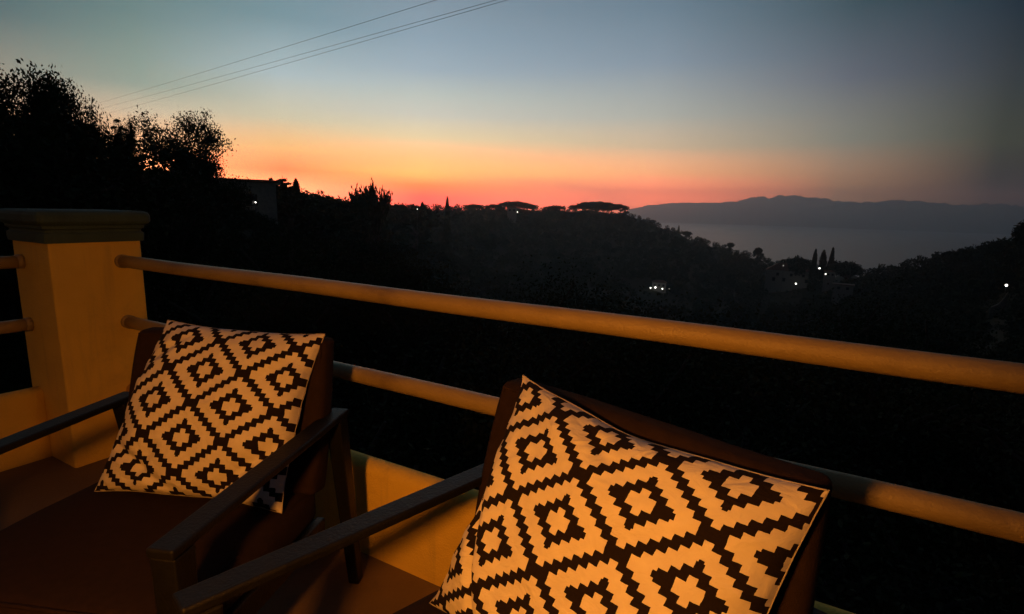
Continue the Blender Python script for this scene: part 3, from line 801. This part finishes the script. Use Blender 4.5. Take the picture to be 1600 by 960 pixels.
for px, py, r, w, pr, lab in [(741, 319, 560, 1.1, 'pine_a', 'small umbrella pine nearest the lone cypress'), (771, 319, 570, 1.0, 'pine_b', 'second small umbrella pine from the lone cypress'),
                              (806, 314, 575, 1.25, 'pine_a', 'broad umbrella pine above the single ridge light'), (824, 318, 580, .9, 'pine_b', 'low umbrella pine beside the broad one above the ridge light'),
                              (868, 321, 590, 1.2, 'pine_b', 'flat umbrella pine between the two broadest pines'),
                              (911, 318, 600, 1.15, 'pine_b', 'big umbrella pine in the broad dark crown group, landward end'), (934, 314.5, 600, 1.45, 'pine_a', 'biggest umbrella pine, crowning the end of the ridge'),
                              (957, 318, 605, 1.2, 'pine_b', 'umbrella pine leaning out over the sea end of the ridge')]:
    q = at(px, 325, 500)
    tree('umbrella_pine', lab, 'tree', pr, px, py, float(np.interp(azim(q.x, q.y), _pa, _pr)) * .985, w * 1.7, px * .7, G3, sink=.5)
G4 = 'trees on the slope above the sea'
for px, py, r, w, pr, lab in [(1023, 344, 660, .9, 'cyp_b', 'small pointed tree highest on the slope towards the sea'), (1061, 352, 640, .9, 'cyp_b', 'stout cypress part way down the slope'), (1073, 361, 635, 1.2, 'dense_far', 'round tree next to the stout cypress on the slope'),
                              (1142, 379, 570, 1.0, 'dense_far', 'round tree lower on the slope with a flat tree beyond'), (1186, 386, 520, .44, 'pine_a', 'single little umbrella pine standing out against the sea'),
                              (1249, 400, 400, 1.0, 'dense_far', 'bushy tree above the pale house on the slope'), (1275, 390, 380, .75, 'cyp_a', 'cypress of the group of three closest to the pale house'),
                              (1288, 391, 384, .9, 'cyp_b', 'middle cypress of the group of three above the slope lamps'), (1302, 387.5, 378, .8, 'cyp_a', 'tallest cypress of the group of three above the slope lamps'),
                              (1318, 407, 380, 1.3, 'dense_far', 'round tree just past the group of three cypresses'), (1331, 412, 385, 1.2, 'dense_far', 'last round tree before the gap to the sea'),
                              (1374, 412, 350, .7, 'cyp_c', 'tiny thin cypress in the gap beside the sea'), (1628, 338, 215, .75, 'dense_far', 'tall dense tree topping the hill opposite the slope houses')]:
    tree('slope_tree', lab, 'tree', pr, px, py, r, w, px * .3, G4, sink=.5)
# olive trees on the slope just below the terrace, faintly lit by its lamp
G5 = 'trees below the terrace'
below = [(600, 372, 17, .9, 'near_a', 'pale olive tree below the railing between the two chairs'), (505, 402, 13, .9, 'near_a', 'olive tree below the railing, closest to the corner pillar'),
         (360, 352, 22, 1.3, 'near_b', 'dark bushy tree below the flat-roofed house'), (720, 420, 15, 1.0, 'near_a', 'olive tree below the railing past the pale olive tree'), (820, 410, 24, 1.0, 'near_b', 'dark tree further down the slope behind the olive trees'),
         (905, 500, 10, 1.15, 'near_a', 'wide olive tree under the railing behind the chair away from the pillar'), (1020, 470, 17, 1.0, 'near_a', 'olive tree down the slope below the cluster of lights'),
         (1110, 540, 9, 1.1, 'near_b', 'dark round shrub close under the long railing'), (1230, 500, 15, 1.1, 'near_a', 'olive tree below the pale house'), (1380, 510, 14, 1.0, 'near_b', 'dark tree below the far slope lamp'),
         (1520, 520, 16, 1.1, 'near_a', 'olive tree below the hillside lamp and its lit wall'), (660, 540, 8, 1.1, 'near_b', 'dark shrub right under the terrace between the chairs'), (250, 300, 30, 1.1, 'near_b', 'dark tree in front of the lone rounded tree'),
         (450, 350, 34, 1.0, 'near_b', 'dark tree below the firs'), (560, 350, 48, 1.1, 'near_b', 'dark tree below the twig-topped tree'), (1450, 450, 40, 1.0, 'near_b', 'dark tree in the dip before the opposite hill')]
for px, py, r, w, pr, lab in below:
    tree('hillside_tree', lab, 'tree', pr, px, py, r, w, px * .37, G5)

# woodland covering the slopes: too many crowns to count
rg = np.random.default_rng(99)
N1, N = 9000, 13500
azs = np.radians(rg.uniform(-50, 52, N)); Rw = np.interp(np.degrees(azs), _pa, _pr)
rs = np.maximum(26, Rw * np.sqrt(rg.uniform(.02, 1.06, N)))
rs[N1:] = np.minimum(np.exp(rg.uniform(math.log(13), math.log(150), N - N1)), Rw[N1:])
ux, uy = np.sin(azs), np.cos(azs)
wx = rs * (ux * math.cos(_a) - uy * math.sin(_a)); wy = rs * (ux * math.sin(_a) + uy * math.cos(_a))
wz = terr(wx, wy)
hh = rg.uniform(2.2, 5.2, N) * np.clip(rs / 160, .55, 1.15)
hh *= np.where(rs > Rw * .93, .72, 1)
hh[N1:] = rg.uniform(.8, 1.6, N - N1) * np.clip(rs[N1:] / 40, .7, 2)
for cpx, cpy, cw, h_ in ((1030, 450, 2.6, 3.0), (1566, 460, 1.2, 2.5), (1240, 442, 2.4, 3.0), (1288, 426, 1.8, 3.0), (385, 316, 4.0, 2.0)):   # clearings round the lit houses
    q = at(cpx, cpy, 100); ca_ = float(azim(q.x, q.y)); r_ = 15.0
    while r_ < 800:
        q = at(cpx, cpy, r_)
        if q.z - tz(q.x, q.y) <= h_: break
        r_ *= 1.01
    hh = np.where((np.abs(np.degrees(azs) - ca_) < cw) & (rs > r_ - 60) & (rs < r_ + 12), hh * .3, hh)
per = 80
dirs = rg.normal(size=(N, per, 3)); dirs /= np.linalg.norm(dirs, axis=2)[..., None]
rad = np.cbrt(rg.uniform(.15, 1, (N, per)))[..., None]
sc3 = np.stack([hh * rg.uniform(.5, .85, N), hh * rg.uniform(.5, .85, N), hh * .55], 1)[:, None, :]
P = np.stack([wx, wy, wz + hh * .45], 1)[:, None, :] + dirs * rad * sc3
P = P.reshape(-1, 3); sz = np.repeat(hh * .17, per)
a_ = rg.normal(size=P.shape); b_ = rg.normal(size=P.shape)
a_ /= np.linalg.norm(a_, axis=1)[:, None]; b_ /= np.linalg.norm(b_, axis=1)[:, None]
tri = np.stack([P + a_ * sz[:, None], P + b_ * sz[:, None], P - (a_ + b_) * sz[:, None] * .7], 1).reshape(-1, 3)
me = quad_mesh('woodland', tri, 'leaf_dark', 3)
o = bpy.data.objects.new('woodland', me); COL.objects.link(o)
o['kind'] = 'stuff'; o['label'] = 'dark scrub and woodland covering the slopes of the valley'; o['category'] = 'woodland'

# ------------------------------------------------------------------ far houses and lamps
def ground_r(px, py, h):
    """distance at which the line of sight to (px, py) comes within h metres of the ground"""
    r = 15.0
    while r < 900:
        q = at(px, py, r)
        if q.z - tz(q.x, q.y) <= h: return r
        r *= 1.01
    return r
def facing(p):
    return math.atan2(p.y, p.x) - math.pi / 2      # +y of the thing points away from the terrace
def house(name, label, px, py, r, w, d, h, roof, wins, lit=(), wall='white_wall', sink=2.0, turn=0):
    """py is the eaves line; windows as (x, z, w, h) on the near face"""
    c = at(px, py, r)
    z0 = c.z - h
    zt = tz(c.x, c.y)
    foot = min(zt, z0) - sink
    t_ = thing(name, label, 'house', (c.x, c.y, foot), facing(c) + math.radians(turn))
    H_ = c.z - foot; b0 = z0 - foot
    bm = bmesh.new(); box(bm, -w / 2, w / 2, 0, d, 0, H_, .03); bm_obj('wall', bm, wall, t_)
    bm = bmesh.new()
    if roof == 'flat':
        box(bm, -w / 2 - .5, w / 2 + .5, -.5, d + .5, H_ + .01, H_ + .35, .03)
    else:
        rh = w * .16
        A = [(-w / 2 - .4, -.4, H_ + .01), (w / 2 + .4, -.4, H_ + .01), (w / 2 + .4, d + .4, H_ + .01), (-w / 2 - .4, d + .4, H_ + .01)]
        B = [(-w / 2 + rh * 1.5, d * .35, H_ + rh), (w / 2 - rh * 1.5, d * .35, H_ + rh), (w / 2 - rh * 1.5, d * .65, H_ + rh), (-w / 2 + rh * 1.5, d * .65, H_ + rh)]
        hexa(bm, A, B, .03)
    bm_obj('roof', bm, 'roof_tile', t_)
    for k, (x, z, ww, wh) in enumerate(wins):
        bm = bmesh.new()
        for q in ((x - ww / 2 - .1, x - ww / 2, z, z + wh), (x + ww / 2, x + ww / 2 + .1, z, z + wh), (x - ww / 2 - .1, x + ww / 2 + .1, z - .1, z), (x - ww / 2 - .1, x + ww / 2 + .1, z + wh, z + wh + .1)):
            box(bm, q[0], q[1], -.09, -.004, b0 + q[2], b0 + q[3], 0)
        f = bm_obj('window', bm, 'dark_wood', t_)
        bm = bmesh.new(); box(bm, x - ww / 2, x + ww / 2, -.05, -.006, b0 + z, b0 + z + wh, 0)
        bm_obj('pane', bm, 'lit_glass' if k in lit else 'dark_glass', f)
    return t_
house('house', 'dark flat-roofed house with one lit window beside the lone rounded tree', 362, 284, 74, 9.6, 7, 3.6, 'flat', [(-3.2, .9, 1.2, 1.2), (.0, .75, .42, .75), (2.0, .9, 1.1, 1.2)], (1,), 'stone_wall')
house('house', 'pale house with tiled roof on the slope below the bushy tree', 1237, 424, 395, 30, 10, 8, 'hip', [(-10, 1, 1.6, 2.2), (-4, 1, 1.6, 2.2), (9, 1, 1.6, 2.2), (-8, 4.6, 1.5, 1.7), (0, 4.6, 1.5, 1.7), (7, 4.6, 1.5, 1.7)])
house('house', 'small pale house below the group of three cypresses', 1297, 425, 374, 6, 5, 3, 'hip', [(-1.5, .8, .9, 1.1), (1.5, .8, .9, 1.1)])
house('house', 'low pale house half hidden in trees past the pale slope house', 1318, 446, 330, 9, 6, 3, 'flat', [(-2, .8, 1.2, 1.2), (2, .8, 1.2, 1.2)])
house('house', 'low pale house with a row of lamps in the valley woodland', 1030, 442, ground_r(1030, 452, 3.0) + 3, 9, 6, 3.4, 'hip', [(-2.8, 1, 1.1, 1.2), (0, 1, 1.1, 1.2), (2.8, 1, 1.1, 1.2)])
house('house', 'small house with one lamp on the ridge under the broad umbrella pine', 800, 325, 520, 9, 7, 4, 'hip', [(-2, 1, 1.4, 1.5), (2, 1, 1.4, 1.5)])

def lamp(label, px, py, r, size, z_foot=None, group='lamps on the far slopes', bright='far_bulb'):
    p = at(px, py, r)
    foot = tz(p.x, p.y) if z_foot is None else z_foot
    foot = min(foot, p.z - 1.2)
    t_ = thing('outdoor_lamp', label, 'lamp', (p.x, p.y, foot), 0, group)
    size *= .72
    hh_ = p.z - foot
    tube('post', [(0, 0, 0), (0, 0, hh_ - size * .6)], [.07, .05], 'lamp_metal', t_, 8)
    bm = bmesh.new(); bmesh.ops.create_uvsphere(bm, u_segments=14, v_segments=9, radius=size); bmesh.ops.translate(bm, verts=bm.verts, vec=(0, 0, hh_))
    bm_obj('globe', bm, bright, t_, True)
lamp('white lamp beside the flat-roofed house', 399, 316.5, 71, .11)
lamp('single white lamp on the ridge under the broad umbrella pine', 808.5, 331.5, 515, .45)
lamp('lamp above the roof of the pale slope house', 1224, 415.5, 386, .42, bright='dim_bulb')
lamp('lamp at the front of the pale slope house', 1243.5, 443.5, 388, .55)
lamp('upper lamp of the pair below the three cypresses', 1280.5, 419.5, 365, .52)
lamp('lower lamp of the pair below the three cypresses', 1290, 428.5, 362, .38)
RV = ground_r(1030, 452, 3.0)
for px, py, s, lab in [(1016.5, 450, .36, 'first lamp of the row along the low valley house'), (1024, 449.5, .5, 'brightest lamp of the row along the low valley house'), (1035, 451.5, .36, 'third lamp of the row along the low valley house'), (1045.5, 451.5, .22, 'faint last lamp of the row along the low valley house')]:
    lamp(lab, px, py, RV - 1, s * RV / 294, bright='far_bulb' if s > .3 else 'dim_bulb')
RH = ground_r(1572, 462, 2.5)
lamp('bright lamp on the opposite hill above a lit stone wall', 1572.5, 446, RH, .36 * RH / 190)
lamp('tiny lamp between the small round trees on the ridge', 652, 327, 240, .16)
# stone wall lit by the lamp on the opposite hill
pts = [at(1577, 453, RH - 1), at(1573, 459, RH - 2), at(1568, 467, RH - 3), at(1560, 475, RH - 4), at(1548, 480, RH - 5)]
V, Fc = [], []
for q in pts:
    f = Vector((q.x, q.y, 0)).normalized() * .5
    for dx_, dz_ in ((-1, .0), (-1, -3.4), (1, -3.4), (1, .0)):
        V.append((q.x + f.x * dx_, q.y + f.y * dx_, q.z + dz_))
for i in range(len(pts) - 1):
    for k in range(4):
        Fc.append((i * 4 + k, i * 4 + (k + 1) % 4, (i + 1) * 4 + (k + 1) % 4, (i + 1) * 4 + k))
Fc += [(3, 2, 1, 0), (16, 17, 18, 19)]
tag(mesh_obj('retaining_wall', V, Fc, 'stone_wall'), 'curving stone wall lit by the lamp on the opposite hill', 'wall')

# ------------------------------------------------------------------ power lines
ends = [((95, 177), (665, 0)), ((95, 184.5), (757, 0)), ((95, 195.8), (775, 0))]
far_pts, near_pts = [], []
for (a0, b0) in ends:
    A = at(*a0, 72); B = at(*b0, 11)
    near_pts.append(B + (B - A) * .17); far_pts.append(A)
for k, lab in enumerate(('uppermost overhead power line, apart from the other two', 'middle overhead power line, the upper of the close pair', 'lowest overhead power line of the close pair')):
    A, B = far_pts[k], near_pts[k]
    N = 60
    pts = [A.lerp(B, i / N) + Vector((0, 0, -4 * .12 * (i / N) * (1 - i / N))) for i in range(N + 1)]
    mid = pts[N // 2].copy()
    tag(tube('power_line', [p - mid for p in pts], [.0038] * (N + 1), 'cable', None, 6, mid), lab, 'cable', 'overhead power lines')
def pole(label, pts):
    c = sum(pts, Vector()) / len(pts)
    foot = tz(c.x, c.y); top = max(p.z for p in pts) + .3
    t_ = thing('utility_pole', label, 'pole', (c.x, c.y, foot - .3))
    tube('post', [(0, 0, 0), (0, 0, top - foot + .3)], [.14, .09], 'pole_wood', t_, 12)
    for p in pts:
        q = p - Vector((c.x, c.y, foot - .3))
        tube('bracket', [(0, 0, q.z), (q.x, q.y, q.z)], [.03, .03], 'pole_wood', t_, 6)
pole('wooden utility pole among the trees beyond the corner pillar', far_pts)
pole('wooden utility pole near the terrace carrying the overhead power lines', near_pts)

# ------------------------------------------------------------------ haze over the sea
HAZE = 2.1e-4
if HAZE:
    hz = bpy.data.materials.new('haze_air'); hz.use_nodes = True; t = hz.node_tree
    t.nodes.remove(t.nodes['Principled BSDF'])
    pv = t.nodes.new('ShaderNodeVolumePrincipled')
    pv.inputs['Color'].default_value = (.70, .87, 1.0, 1); pv.inputs['Density'].default_value = HAZE; pv.inputs['Anisotropy'].default_value = .7
    t.links.new(pv.outputs[0], t.nodes['Material Output'].inputs['Volume'])
    MATS['haze_air'] = hz
    bm = bmesh.new(); box(bm, BX0, BX1, BY0, BY1, -145, 430, 0)
    kind(bm_obj('haze', bm, 'haze_air'), 'stuff')
